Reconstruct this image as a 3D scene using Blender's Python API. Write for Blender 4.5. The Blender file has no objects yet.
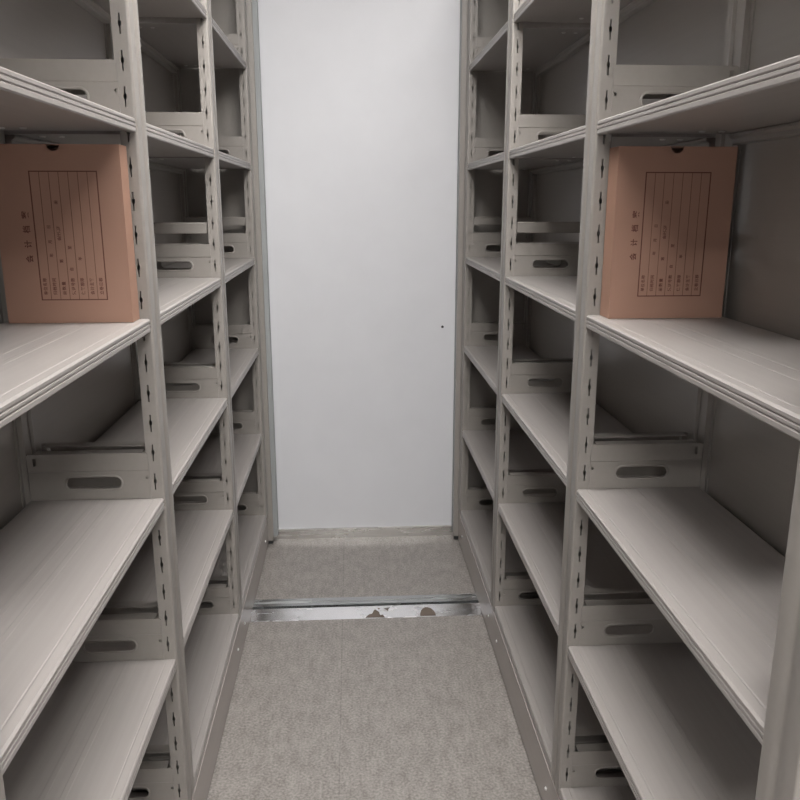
import bpy, bmesh, math
from mathutils import Vector, Matrix
PI = math.pi
C = bpy.context.scene.collection

# ---------------------------------------------------------------- materials
def new_mat(name):
    m = bpy.data.materials.new(name); m.use_nodes = True
    nt = m.node_tree; b = nt.nodes['Principled BSDF']
    return m, nt, b

def paint(name, col, rough=.42, streak=True, amount=.06, bump=.02, spec=.5):
    m, nt, b = new_mat(name)
    tc = nt.nodes.new('ShaderNodeTexCoord'); mp = nt.nodes.new('ShaderNodeMapping')
    nt.links.new(tc.outputs['Object'], mp.inputs['Vector'])
    mp.inputs['Scale'].default_value = (60, 1.2, 60) if streak else (6, 6, 6)
    n = nt.nodes.new('ShaderNodeTexNoise'); n.inputs['Scale'].default_value = 1.5; n.inputs['Detail'].default_value = 4
    nt.links.new(mp.outputs['Vector'], n.inputs['Vector'])
    mr = nt.nodes.new('ShaderNodeMapRange')
    mr.inputs['From Min'].default_value = .3; mr.inputs['From Max'].default_value = .7
    mr.inputs['To Min'].default_value = 1 - amount; mr.inputs['To Max'].default_value = 1 + amount
    nt.links.new(n.outputs['Fac'], mr.inputs['Value'])
    mx = nt.nodes.new('ShaderNodeVectorMath'); mx.operation = 'SCALE'
    mx.inputs[0].default_value = col
    nt.links.new(mr.outputs['Result'], mx.inputs['Scale'])
    nt.links.new(mx.outputs['Vector'], b.inputs['Base Color'])
    b.inputs['Roughness'].default_value = rough
    b.inputs['Specular IOR Level'].default_value = spec
    bp = nt.nodes.new('ShaderNodeBump'); bp.inputs['Strength'].default_value = bump; bp.inputs['Distance'].default_value = .002
    nt.links.new(n.outputs['Fac'], bp.inputs['Height']); nt.links.new(bp.outputs['Normal'], b.inputs['Normal'])
    return m

def flat(name, col, rough=.5, metal=0., emit=None, strength=0):
    m, nt, b = new_mat(name)
    b.inputs['Base Color'].default_value = (*col, 1); b.inputs['Roughness'].default_value = rough
    b.inputs['Metallic'].default_value = metal
    if emit:
        b.inputs['Emission Color'].default_value = (*emit, 1); b.inputs['Emission Strength'].default_value = strength
    return m

M = {}
M['rack'] = paint('rack_paint', (.270, .248, .226), .36, amount=.02, bump=.01)
M['shelf'] = paint('shelf_paint', (.300, .276, .260), .36, amount=.045, bump=.02)
M['chassis'] = paint('chassis_paint', (.345, .308, .286), .26, amount=.02, bump=.01)
M['seal'] = paint('grey_rubber', (.30, .31, .31), .6, streak=False)
M['rubber'] = flat('black_rubber', (.02, .02, .02), .7)
M['bolt'] = flat('zinc_bolt', (.75, .74, .72), .3, .8)
M['ink'] = flat('brown_ink', (.11, .035, .022), .7)
M['wall'] = paint('white_wall_paint', (.64, .64, .66), .55, streak=False, amount=.015, bump=.05)
M['ceiling'] = paint('ceiling_paint', (.8, .8, .8), .7, streak=False, amount=.02)
M['lamp'] = flat('lamp_diffuser', (.9, .9, .9), .5, 0, (1.0, .985, .97), 59)
M['lampbody'] = flat('lamp_housing', (.8, .8, .8), .4)

def kraft():
    m, nt, b = new_mat('kraft_card')
    tc = nt.nodes.new('ShaderNodeTexCoord')
    n = nt.nodes.new('ShaderNodeTexNoise'); n.inputs['Scale'].default_value = 900; n.inputs['Detail'].default_value = 3
    n2 = nt.nodes.new('ShaderNodeTexNoise'); n2.inputs['Scale'].default_value = 9
    nt.links.new(tc.outputs['Object'], n.inputs['Vector']); nt.links.new(tc.outputs['Object'], n2.inputs['Vector'])
    a = nt.nodes.new('ShaderNodeMath'); a.operation = 'ADD'
    nt.links.new(n.outputs['Fac'], a.inputs[0]); nt.links.new(n2.outputs['Fac'], a.inputs[1])
    cr = nt.nodes.new('ShaderNodeValToRGB')
    cr.color_ramp.elements[0].position = .35; cr.color_ramp.elements[0].color = (.30, .168, .118, 1)
    cr.color_ramp.elements[1].position = 1.4 if False else 1.0; cr.color_ramp.elements[1].color = (.37, .215, .155, 1)
    h = nt.nodes.new('ShaderNodeMath'); h.operation = 'MULTIPLY'; h.inputs[1].default_value = .6
    nt.links.new(a.outputs[0], h.inputs[0]); nt.links.new(h.outputs[0], cr.inputs['Fac'])
    nt.links.new(cr.outputs['Color'], b.inputs['Base Color']); b.inputs['Roughness'].default_value = .55
    return m
M['kraft'] = kraft()

def floor_mat():
    m, nt, b = new_mat('grey_floor_tile')
    tc = nt.nodes.new('ShaderNodeTexCoord')
    def noise(s, d=4, sc=(1, 1, 1)):
        mp = nt.nodes.new('ShaderNodeMapping'); mp.inputs['Scale'].default_value = sc
        nt.links.new(tc.outputs['Object'], mp.inputs['Vector'])
        n = nt.nodes.new('ShaderNodeTexNoise'); n.inputs['Scale'].default_value = s; n.inputs['Detail'].default_value = d
        nt.links.new(mp.outputs['Vector'], n.inputs['Vector']); return n
    n1 = noise(150, 3); n2 = noise(14, 5); n3 = noise(45, 4, (1, .35, 1))
    def math_(op, a, b_, v=None):
        k = nt.nodes.new('ShaderNodeMath'); k.operation = op
        nt.links.new(a, k.inputs[0])
        if b_ is None: k.inputs[1].default_value = v
        else: nt.links.new(b_, k.inputs[1])
        return k.outputs[0]
    f = math_('ADD', math_('MULTIPLY', n1.outputs['Fac'], None, .6), math_('MULTIPLY', n2.outputs['Fac'], None, .14))
    f = math_('ADD', f, math_('MULTIPLY', n3.outputs['Fac'], None, .26))
    cr = nt.nodes.new('ShaderNodeValToRGB')
    cr.color_ramp.elements[0].position = .39; cr.color_ramp.elements[0].color = (.185, .168, .154, 1)
    cr.color_ramp.elements[1].position = .61; cr.color_ramp.elements[1].color = (.345, .317, .294, 1)
    nt.links.new(f, cr.inputs['Fac'])
    # tile joints, one tile 0.6 m
    br = nt.nodes.new('ShaderNodeTexBrick'); br.offset = 0
    br.inputs['Scale'].default_value = 1; br.inputs['Mortar Size'].default_value = .0018
    br.inputs['Brick Width'].default_value = .6; br.inputs['Row Height'].default_value = 6
    br.inputs['Color1'].default_value = br.inputs['Color2'].default_value = (1, 1, 1, 1); br.inputs['Mortar'].default_value = (.82, .82, .82, 1)
    mp = nt.nodes.new('ShaderNodeMapping'); mp.inputs['Location'].default_value = (.05, 2, 0)
    nt.links.new(tc.outputs['Object'], mp.inputs['Vector']); nt.links.new(mp.outputs['Vector'], br.inputs['Vector'])
    mx = nt.nodes.new('ShaderNodeVectorMath'); mx.operation = 'MULTIPLY'
    nt.links.new(cr.outputs['Color'], mx.inputs[0]); nt.links.new(br.outputs['Color'], mx.inputs[1])
    nt.links.new(mx.outputs['Vector'], b.inputs['Base Color'])
    b.inputs['Roughness'].default_value = .38
    return m
M['floor'] = floor_mat()

def chrome(name, col, r0, r1, scale):
    m, nt, b = new_mat(name)
    b.inputs['Metallic'].default_value = 1; b.inputs['Base Color'].default_value = (*col, 1)
    tc = nt.nodes.new('ShaderNodeTexCoord'); n = nt.nodes.new('ShaderNodeTexNoise')
    mp = nt.nodes.new('ShaderNodeMapping'); mp.inputs['Scale'].default_value = scale
    nt.links.new(tc.outputs['Object'], mp.inputs['Vector']); nt.links.new(mp.outputs['Vector'], n.inputs['Vector'])
    n.inputs['Scale'].default_value = 1; n.inputs['Detail'].default_value = 3
    mr = nt.nodes.new('ShaderNodeMapRange'); mr.inputs['From Min'].default_value = .35; mr.inputs['From Max'].default_value = .65
    mr.inputs['To Min'].default_value = r0; mr.inputs['To Max'].default_value = r1
    nt.links.new(n.outputs['Fac'], mr.inputs['Value']); nt.links.new(mr.outputs['Result'], b.inputs['Roughness'])
    bp = nt.nodes.new('ShaderNodeBump'); bp.inputs['Strength'].default_value = .25; bp.inputs['Distance'].default_value = .004
    nt.links.new(n.outputs['Fac'], bp.inputs['Height']); nt.links.new(bp.outputs['Normal'], b.inputs['Normal'])
    return m
M['chrome'] = chrome('bright_steel', (.95, .95, .96), .16, .30, (12, 30, 10))
M['steel'] = chrome('dull_steel', (.42, .42, .42), .25, .40, (5, 60, 60))
M['skirt'] = chrome('skirting_steel', (.62, .60, .57), .22, .38, (6, 40, 40))
M['railsteel'] = chrome('rail_steel', (.55, .57, .57), .15, .3, (4, 60, 60))

# ---------------------------------------------------------------- mesh helpers
def box(bm, x0, x1, y0, y1, z0, z1, mi=0):
    v = [bm.verts.new(p) for p in ((x0,y0,z0),(x1,y0,z0),(x1,y1,z0),(x0,y1,z0),(x0,y0,z1),(x1,y0,z1),(x1,y1,z1),(x0,y1,z1))]
    for f in ((0,3,2,1),(4,5,6,7),(0,1,5,4),(1,2,6,5),(2,3,7,6),(3,0,4,7)):
        bm.faces.new([v[i] for i in f]).material_index = mi

def prism(bm, pts, y0, y1, mi=0, axis='y'):
    """closed outline pts (a,b) extruded along an axis."""
    def P(a, b, t): return (a, t, b) if axis == 'y' else ((a, b, t) if axis == 'z' else (t, a, b))
    r0 = [bm.verts.new(P(a, b, y0)) for a, b in pts]; r1 = [bm.verts.new(P(a, b, y1)) for a, b in pts]
    n = len(pts)
    for i in range(n):
        j = (i + 1) % n
        bm.faces.new((r0[i], r0[j], r1[j], r1[i])).material_index = mi
    bm.faces.new(r0[::-1]).material_index = mi; bm.faces.new(r1).material_index = mi

def disc(bm, c, r, h, axis, n=14, mi=0):
    """low dome (bolt head) at c, along the axis vector"""
    a = Vector(axis).normalized(); q = a.to_track_quat('Z', 'Y')
    rings = []
    for rr, hh in ((r, 0), (r, h*.55), (r*.7, h*.9)):
        rings.append([bm.verts.new(Vector(c) + q @ Vector((rr*math.cos(2*PI*i/n), rr*math.sin(2*PI*i/n), hh))) for i in range(n)])
    top = bm.verts.new(Vector(c) + a*h)
    for A, B in zip(rings, rings[1:]):
        for i in range(n):
            bm.faces.new((A[i], A[(i+1) % n], B[(i+1) % n], B[i])).material_index = mi
    for i in range(n):
        bm.faces.new((rings[-1][i], rings[-1][(i+1) % n], top)).material_index = mi
    bm.faces.new(rings[0][::-1]).material_index = mi

def mesh(name, bm, mats, s=1, recalc=True):
    if s < 0:
        for v in bm.verts: v.co.x = -v.co.x
        bmesh.ops.reverse_faces(bm, faces=bm.faces)
    if recalc: bmesh.ops.recalc_face_normals(bm, faces=bm.faces)
    me = bpy.data.meshes.new(name); bm.to_mesh(me); bm.free()
    for m in (mats if isinstance(mats, (list, tuple)) else [mats]): me.materials.append(m)
    return me

def link(name, me, parent=None, loc=(0, 0, 0), rz=0, bevel=0, seg=2):
    o = bpy.data.objects.new(name, me); C.objects.link(o)
    if parent: o.parent = parent
    o.location = loc; o.rotation_euler.z = rz
    if bevel:
        b = o.modifiers.new('bevel', 'BEVEL'); b.width = bevel; b.segments = seg; b.limit_method = 'ANGLE'; b.angle_limit = math.radians(40)
    return o

def thing(name, label, cat, loc=(0, 0, 0), rz=0, group=None):
    o = bpy.data.objects.new(name, None); C.objects.link(o); o.empty_display_size = .1
    o.location = loc; o.rotation_euler.z = rz; o['label'] = label; o['category'] = cat
    if group: o['group'] = group
    return o

def struct(name, bm, m):
    o = link(name, mesh(name, bm, m)); o['kind'] = 'structure'; return o

# ---------------------------------------------------------------- dimensions
H = .35; Z0 = .1685
def lev(k): return Z0 + k*H
BAY = .8205; YA = 1.5205
POST_Y = [YA - BAY, YA, YA + BAY, YA + 2*BAY]
HW = .036            # half width of an upright along the aisle
PD = .030            # depth of the upright's punched face
DEP = .252           # shelf depth
TOP = lev(6)
FXL, FXR = -.371, .4435
YW = 3.268
XL, XR, YF, ZC = -2.1, 2.2, -4.6, 2.75

# ---------------------------------------------------------------- the room
bm = bmesh.new(); box(bm, XL, XR, YF, YW + .1, -.1, 0); struct('floor', bm, M['floor'])
bm = bmesh.new(); box(bm, XL, XR, YF, YW + .1, ZC, ZC + .1); struct('ceiling', bm, M['ceiling'])
bm = bmesh.new(); box(bm, XL, XR, YW, YW + .1, 0, ZC)
wb = struct('wall_back', bm, M['wall'])
bm = bmesh.new(); box(bm, XL - .1, XL, YF, YW + .1, 0, ZC); struct('wall_left', bm, M['wall'])
bm = bmesh.new(); box(bm, XR, XR + .1, YF, YW + .1, 0, ZC); struct('wall_right', bm, M['wall'])
bm = bmesh.new(); box(bm, XL, XR, YF - .1, YF, 0, ZC); struct('wall_front', bm, M['wall'])
bm = bmesh.new()
prism(bm, [(YW - .012, 0), (YW, 0), (YW, .043), (YW - .012, .043)], FXL, FXR, axis='x')
struct('baseboard_back', bm, M['skirt'])
bm = bmesh.new(); disc(bm, (.372, YW, .925), .006, .001, (0, -1, 0), 7)
sc_ = link('scuff_mark', mesh('scuff_mark', bm, M['rubber']), wb)

# ---------------------------------------------------------------- rack part meshes (d = depth away from the aisle, +x)
def upright_mesh(s):
    """closed tube with rounded aisle face and a row of keyhole slots in both punched faces"""
    bm = bmesh.new(); z0, z1 = .150, TOP - .024
    r = .0045
    # aisle face outline from near face to far face, shallow central groove
    prof = []
    for i in range(5):
        a = PI/2*i/4; prof.append((r - r*math.sin(a), -HW + r - r*math.cos(a)))
    prof += [(0, -.006), (.0014, -.004), (.0014, .004), (0, .006)]
    for i in range(5):
        a = PI/2*(1 - i/4); prof.append((r - r*math.sin(a), HW - r + r*math.cos(a)))
    rows = [[bm.verts.new((d, y, z)) for d, y in prof] for z in (z0, z1)]
    for i in range(len(prof) - 1):
        f = bm.faces.new((rows[0][i], rows[0][i+1], rows[1][i+1], rows[1][i])); f.smooth = True
    # back and the two punched faces
    def quad(a, b, c, d): bm.faces.new([bm.verts.new(p) for p in (a, b, c, d)])
    quad((PD, -HW, z0), (PD, -HW, z1), (PD, HW, z1), (PD, HW, z0))
    quad((r, -HW, z1), (PD, -HW, z1), (PD, HW, z1), (r, HW, z1))
    quad((r, -HW, z0), (PD, -HW, z0), (PD, HW, z0), (r, HW, z0))
    xc = .0165
    xs = [r, xc - .0030, xc - .0014, xc + .0009, xc + .0024, PD]
    holes = []
    z = Z0 + .034 - .35/6
    while z < z1 - .03:
        if z > z0 + .02: holes.append(z)
        z += .35/6
    zs = [z0]
    cut = {}
    for h in holes:
        a = [h - .0165, h - .0035, h + .0045, h + .0165]
        base = len(zs); zs += a
        cut[base] = (2, 3); cut[base+1] = (1, 5 - 1); cut[base+2] = (2, 3)
    zs.append(z1)
    for y in (-HW, HW):
        for zi in range(len(zs) - 1):
            c = cut.get(zi)
            for xi in range(len(xs) - 1):
                if c and c[0] <= xi < c[1]: continue
                quad((xs[xi], y, zs[zi]), (xs[xi+1], y, zs[zi]), (xs[xi+1], y, zs[zi+1]), (xs[xi], y, zs[zi+1]))
    bmesh.ops.remove_doubles(bm, verts=bm.verts, dist=1e-5)
    return mesh('upright', bm, M['rack'], s)

def rear_upright_mesh(s):
    bm = bmesh.new()
    pts = [(0, -.036), (.010, -.036), (.010, -.046), (.026, -.046), (.026, .046), (.010, .046), (.010, .036), (0, .036), (0, .012), (.006, .010), (.006, -.010), (0, -.012)]
    prism(bm, pts, .150, TOP - .024, axis='z')
    return mesh('rear_upright', bm, M['rack'], s)

def shelf_mesh(s, y0, y1):
    bm = bmesh.new()
    top = [(.0035, 0), (.016, 0), (.018, -.0007), (.020, 0), (.088, 0), (.0895, .0005), (.0975, .0005), (.099, 0),
           (.120, 0), (.1215, .0005), (.1295, .0005), (.131, 0), (DEP - .004, 0), (DEP, -.002), (DEP, -.022), (.012, -.022), (.011, -.0245), (.002, -.0245),
           (0, -.0225), (0, -.0170), (.0016, -.0158), (.0016, -.0148), (0, -.0136), (0, -.0102), (.0016, -.0090), (.0016, -.0080), (0, -.0066), (0, -.0025)]
    prism(bm, top, y0, y1)
    for yy in (y0 + .055, y1 - .055):
        for d in (.17, .205):
            disc(bm, (d, yy, -.022), .006, .0025, (0, 0, -1), 12, 1)
    return mesh('shelf', bm, [M['shelf'], M['bolt']], s)

def slot_outline(cx, cz, hw, r, n=8):
    p = []
    for i in range(n + 1): a = -PI/2 + PI*i/n; p.append((cx + hw - r + r*math.cos(a), cz + r*math.sin(a)))
    for i in range(n + 1): a = PI/2 + PI*i/n; p.append((cx - hw + r + r*math.cos(a), cz + r*math.sin(a)))
    return p

def plate_faces(bm, outer, holes, y0, y1):
    """flat plate with holes, outline in (d,z), between y0 and y1"""
    from mathutils.geometry import tessellate_polygon
    loops = [outer] + holes
    flat_ = [p for l in loops for p in l]
    tris = tessellate_polygon([[Vector((a, b, 0)) for a, b in l] for l in loops])
    A = [bm.verts.new((a, y0, b)) for a, b in flat_]; B = [bm.verts.new((a, y1, b)) for a, b in flat_]
    for t in tris:
        try:
            bm.faces.new([A[i] for i in t]); bm.faces.new([B[i] for i in t[::-1]])
        except ValueError: pass
    k = 0
    for l in loops:
        n = len(l)
        for i in range(n):
            j = (i + 1) % n; bm.faces.new((A[k+i], A[k+j], B[k+j], B[k+i]))
        k += n

def divider_mesh(s, side):
    """side=-1: plate on the near face of an upright (facing -y); +1 on the far face. Origin at the upright's centre."""
    bm = bmesh.new()
    t = .0013; y = HW + .0004
    d0, d1 = .0235, DEP - .002
    cx, cz = .129, .034
    lower = [(d0, 0.0008), (d1, .0008), (d1, .0575), (d0, .0575)]
    slot = slot_outline(cx, cz, .051, .0115)
    small = [(.0275 + .0036*math.cos(a*PI/4), .044 + .0036*math.sin(a*PI/4)) for a in range(8)]
    plate_faces(bm, lower, [slot, small], y, y + t)
    # raised rim round the slot
    o = slot_outline(cx, cz, .056, .0165); i_ = slot
    def ring(pts, yy): return [bm.verts.new((a, yy, b)) for a, b in pts]
    r1, r2, r3 = ring(o, y + t), ring(slot_outline(cx, cz, .0535, .014), y + t + .0016), ring(i_, y + t + .0002)
    for A, B in ((r1, r2), (r2, r3)):
        n = len(A)
        for q in range(n):
            bm.faces.new((A[q], A[(q+1) % n], B[(q+1) % n], B[q])).smooth = True
    # upper band, stepped out a little, with a folded top flange
    rear = [(d1 - .017, .070), (d1 - .011, .070), (d1 - .011, .085), (d1 - .017, .085)]
    plate_faces(bm, [(d0, .059), (d1, .059), (d1, .0905), (d1 - .004, .093), (d0 + .004, .093), (d0, .0905)], [rear], y + .0012, y + t + .0012)
    prism(bm, [(y + .0012, .059), (y + t + .0012, .059), (y + t, .0575), (y, .0575)], d0, d1, axis='x')
    prism(bm, [(y - .022, .0900), (y - .021, .0900), (y - .020, .0918), (y + .002, .0918), (y + .002, .093), (y - .022, .093)], d0 + .012, d1 - .012, axis='x')
    if side < 0:
        for v in bm.verts: v.co.y = -v.co.y
        bmesh.ops.reverse_faces(bm, faces=bm.faces)
    return mesh('divider_plate', bm, M['rack'], s)

def tie_bar_mesh(s):
    bm = bmesh.new()
    z = .122
    prism(bm, [(-.0300, z), (-.031, z + .002), (-.031, z + .028), (-.029, z + .031), (-.020, z + .031), (-.020, z + .029), (-.0285, z + .029), (-.0285, z + .0015), (-.020, z + .0015), (-.020, z)], .0305, DEP + .0, axis='x')
    return mesh('tie_bar', bm, M['rack'], s)

def back_panel_mesh(s, y0, y1):
    bm = bmesh.new(); box(bm, DEP + .012, DEP + .0145, y0, y1, .16, TOP - .026)
    return mesh('back_panel', bm, M['rack'], s)

def rear_rail_mesh(s, y0, y1):
    """folded rail along the back under a shelf; origin at shelf top"""
    bm = bmesh.new(); d = DEP
    prism(bm, [(d + .0115, -.0226), (d - .012, -.0226), (d - .014, -.0240), (d - .014, -.0275), (d - .007, -.032), (d - .007, -.039), (d - .005, -.041), (d + .0115, -.041)], y0, y1)
    return mesh('rear_rail', bm, M['rack'], s)

def base_frame_mesh(s, y0, y1):
    bm = bmesh.new()
    prism(bm, [(.001, .009), (.030, .009), (.030, .118), (DEP, .118), (DEP, .1455), (.001, .1455), (.001, .139), (-.0015, .137), (-.0015, .131), (.001, .129)], y0, y1)
    return mesh('base_frame', bm, M['chassis'], s)

def build_rack(s, fx, name_label):
    root = thing('mobile_shelving_rack', name_label, 'shelving rack', (fx, POST_Y[0], 0), 0)
    oy = -POST_Y[0]
    def put(name, me, y=0, z=0, bevel=0, parent=None): return link(name, me, parent or root, (0, y + (oy if parent is None else 0), z), 0, bevel)
    up, ru = upright_mesh(s), rear_upright_mesh(s)
    yb = [(POST_Y[i] + HW + .0002, POST_Y[i+1] - HW - .0002) for i in range(3)]
    sh = shelf_mesh(s, yb[0][0] - POST_Y[0], yb[0][1] - POST_Y[0])
    shb = shelf_mesh(s, yb[0][0] - POST_Y[0], yb[0][1] - POST_Y[0])
    bp = back_panel_mesh(s, .047, BAY - .047)
    rr = rear_rail_mesh(s, .047, BAY - .047)
    dn, df = divider_mesh(s, -1), divider_mesh(s, 1)
    tb = tie_bar_mesh(s)
    bf = put('base_frame', base_frame_mesh(s, POST_Y[0] - .04, POST_Y[3] + .0355))
    bm = bmesh.new(); disc(bm, (.001, 0, 0), .0045, .0035, (-1, 0, 0)); bolt = mesh('bolt', bm, M['bolt'], s)
    for y in (.78, 1.44, 1.60, 2.26, 2.42, 3.08):
        link('bolt', bolt, bf, (0, y, .07))
    for y in POST_Y:
        u_ = put('upright', up, y); u_.location.x = -s*.0025; o = put('rear_upright', ru, y); o.location.x = s*DEP
    for i in range(3):
        for k in range(7):
            put('shelf', sh, POST_Y[i], lev(k))
            if k: put('rear_rail', rr, POST_Y[i], lev(k))
        put('back_panel', bp, POST_Y[i])
    for j, y in enumerate(POST_Y):
        for k in range(6):
            if j > 0: put('divider_plate', dn, y, lev(k))
            if j < 3: put('divider_plate', df, y, lev(k))
        if j: put('tie_bar', tb, y, lev(3))
    # end panel that sticks out a little into the aisle, and the rubber strip between it and the wall
    yp = POST_Y[3] + HW + .0005
    bm = bmesh.new(); pr = .021
    box(bm, -pr, DEP + .03, yp, yp + .018, .020, TOP + .01)
    box(bm, -pr + .004, -pr + .03, yp + .003, yp + .015, .006, .020, 1)
    put('end_panel', mesh('end_panel', bm, [M['rack'], M['rubber']], s), 0, 0, .002)
    bm = bmesh.new()
    box(bm, -.0385 if s < 0 else -.022, .03, yp + .0185, YW - .014, .030, TOP + .01)
    put('seal_strip', mesh('seal_strip', bm, M['seal'], s), 0, 0, .004)
    return root

rl = build_rack(-1, FXL, 'warm grey steel mobile shelving rack along the left side of the aisle')
rr_ = build_rack(1, FXR, 'warm grey steel mobile shelving rack along the right side of the aisle')

# ---------------------------------------------------------------- floor rail
M['dark_brown'] = flat('brown_patch', (.13, .10, .08), .6)
t = thing('floor_rail', 'bright steel floor rail crossing the aisle between the two racks', 'rail', (0, 2.63, 0))
x0, x1 = FXL - .3, FXR + .3
bm = bmesh.new(); prism(bm, [(-.080, .0005), (-.014, .0005), (-.014, .0135), (-.018, .0135), (-.080, .0015)], x0, x1, axis='x')
cs = link('cover_strip', mesh('cover_strip', bm, M['chrome']), t)
def patch(outlines):  # flat dark brown shapes laid on the sloping cover strip
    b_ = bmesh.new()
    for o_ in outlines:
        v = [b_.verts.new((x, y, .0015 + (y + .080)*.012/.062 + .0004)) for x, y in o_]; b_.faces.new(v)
    link('dark_patch', mesh('dark_patch', b_, M['dark_brown'], recalc=False), cs)
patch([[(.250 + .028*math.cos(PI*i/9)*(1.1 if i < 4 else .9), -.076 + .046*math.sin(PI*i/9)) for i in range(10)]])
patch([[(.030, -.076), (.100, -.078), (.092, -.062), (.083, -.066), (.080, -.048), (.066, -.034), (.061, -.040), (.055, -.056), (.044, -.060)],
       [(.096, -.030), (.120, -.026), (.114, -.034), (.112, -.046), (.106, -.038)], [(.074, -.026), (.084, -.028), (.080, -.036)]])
bm = bmesh.new(); box(bm, x0, x1, -.0138, .012, .0005, .003); link('rail_groove', mesh('rail_groove', bm, M['rubber']), t)
bm = bmesh.new(); prism(bm, [(.0122, .0005), (.075, .0005), (.075, .004), (.066, .009), (.045, .009), (.040, .006), (.030, .006), (.026, .009), (.0122, .009)], x0, x1, axis='x')
link('rail_bar', mesh('rail_bar', bm, M['railsteel']), t)

# ---------------------------------------------------------------- writing
def text_mesh(items, name):
    """items: (string, u, z, size): characters turned a quarter turn, reading upwards, centred at (u,z); lies in the XZ plane facing -Y"""
    bm = bmesh.new()
    for s, u, z, size in items:
        cu = bpy.data.curves.new('t', 'FONT'); cu.body = s; cu.size = size; cu.align_x = 'CENTER'; cu.align_y = 'CENTER'
        cu.resolution_u = 2; cu.offset = size*.022
        o = bpy.data.objects.new('t', cu); C.objects.link(o)
        bpy.context.view_layer.update()
        me = bpy.data.meshes.new_from_object(o.evaluated_get(bpy.context.evaluated_depsgraph_get()))
        for v in me.vertices:
            x, y = v.co.x, v.co.y
            v.co = (u - y, 0, z + x)      # rotated a quarter turn to the left
        bm.from_mesh(me); bpy.data.meshes.remove(me); bpy.data.objects.remove(o); bpy.data.curves.remove(cu)
    return mesh(name, bm, M['ink'], recalc=False)

def file_box(x, y, rz, W, u0, u1, T, label):
    HH = .302
    r = thing('archive_box', label, 'file box', (x, y, lev(3) + .0006), rz)
    bm = bmesh.new(); cu, rn = W*.49, .0115
    outer = [(0, 0), (W, 0), (W, HH)]
    for i in range(13):
        a = PI*i/12; outer.append((cu + rn*math.cos(a), HH - rn*math.sin(a)))
    outer.append((0, HH))
    plate_faces(bm, outer, [], 0, .0012)
    bo = link('front_board', mesh('front_board', bm, M['kraft']), r)
    bm = bmesh.new(); c = .0012
    # hollow body: sides, back, bottom and lid
    box(bm, 0, c, c, T, 0, HH); box(bm, W - c, W, c, T, 0, HH)
    box(bm, c, W - c, T - c, T, 0, HH); box(bm, c, W - c, c, T - c, 0, c); box(bm, c, W - c, c, T - c, HH - c, HH)
    link('box_body', mesh('box_body', bm, M['kraft']), r, bevel=.0005)
    bm = bmesh.new(); zA, zB = .041, .258; lw, lt = .0009, .00035
    def line(a0, a1, b0, b1): box(bm, a0, a1, -.0004, -.00005, b0, b1)
    line(u0 - lw, u1 + lw, zA - lw, zA + lw); line(u0 - lw, u1 + lw, zB - lw, zB + lw)
    line(u0 - lw, u0 + lw, zA, zB); line(u1 - lw, u1 + lw, zA, zB)
    cw = (u1 - u0)/7
    for i in range(1, 7): line(u0 + cw*i - lt, u0 + cw*i + lt, zA, zB)
    link('printed_form', mesh('printed_form', bm, M['ink']), bo)
    link('printed_title', text_mesh([(ch, u0 - .013, z, .0130) for ch, z in zip('会计档案', (.112, .137, .162, .186))], 'printed_title'), bo, (0, -.0003, 0))
    it = []
    rows = ['单位名称', '归档时间', '册数量', '凭证号数', '保管期限', '会计主管', '立卷日期']
    for i, s in enumerate(rows):
        n = len(s)
        for j, ch in enumerate(s):
            it.append((ch, u0 + cw*(i + .5), zA + .012 + j*.0075*(3/(n-1))*(1 if n == 4 else .72), .0070))
    link('row_headings', text_mesh(it, 'row_headings'), bo, (0, -.0003, 0)); it = []
    for i, ch, z in ((1, '年', .118), (1, '月', .141), (1, '日', .166), (2, '第', .108), (2, '会', .146), (2, '计', .152), (2, '凭', .158), (2, '证', .164), (2, '册', .207),
                     (3, '自', .094), (3, '至', .131), (4, '年', .112)):
        it.append((ch, u0 + cw*(i + .5), z, .0066))
    link('form_entries', text_mesh(it, 'form_entries'), bo, (0, -.0003, 0))
    return r

file_box(.468, 1.4300, math.radians(.8), .214, .052, .169, .050, 'brown kraft archive box with printed form on the right-hand rack shelf')
file_box(-.604, 1.436, 0, .215, .062, .174, .046, 'brown kraft archive box with printed form on the left-hand rack shelf')

# ---------------------------------------------------------------- lamps of the room and an added fill light
def lamp(x, y, lx, ly, label):
    r = thing('ceiling_light', label, 'ceiling light', (x, y, ZC))
    bm = bmesh.new(); w = .03
    box(bm, -lx/2 - w, lx/2 + w, -ly/2 - w, ly/2 + w, -.03, -.001); link('lamp_housing', mesh('lamp_housing', bm, M['lampbody']), r)
    bm = bmesh.new(); box(bm, -lx/2, lx/2, -ly/2, ly/2, -.036, -.0302); link('lamp_diffuser', mesh('lamp_diffuser', bm, M['lamp']), r)
lamp(.25, 1.55, 1.15, .30, 'white ceiling panel light above the aisle between the racks')
lamp(.10, -.85, 1.15, .45, 'added white fill panel light, out of view, before the aisle')  # unseen lamp added to brighten the faces turned towards the camera

lamp(.10, -3.2, 1.15, .30, 'white ceiling panel light farthest back in the open room')

w = bpy.data.worlds.new('world'); bpy.context.scene.world = w; w.use_nodes = True
w.node_tree.nodes['Background'].inputs[0].default_value = (.8, .85, .9, 1); w.node_tree.nodes['Background'].inputs[1].default_value = .05

# ---------------------------------------------------------------- camera
cd = bpy.data.cameras.new('camera'); cam = bpy.data.objects.new('camera', cd); C.objects.link(cam)
cam.location = (0, 0, 1.4265); cam.rotation_euler = (PI/2 - .24297, 0, -.05984)
cd.sensor_width = 36; cd.lens = 798.4*36/800; cd.clip_start = .02
sc = bpy.context.scene; sc.camera = cam
sc.view_settings.view_transform = 'Standard'; sc.view_settings.look = 'None'
sc.view_settings.gamma = 1; sc.view_settings.exposure = -0.08
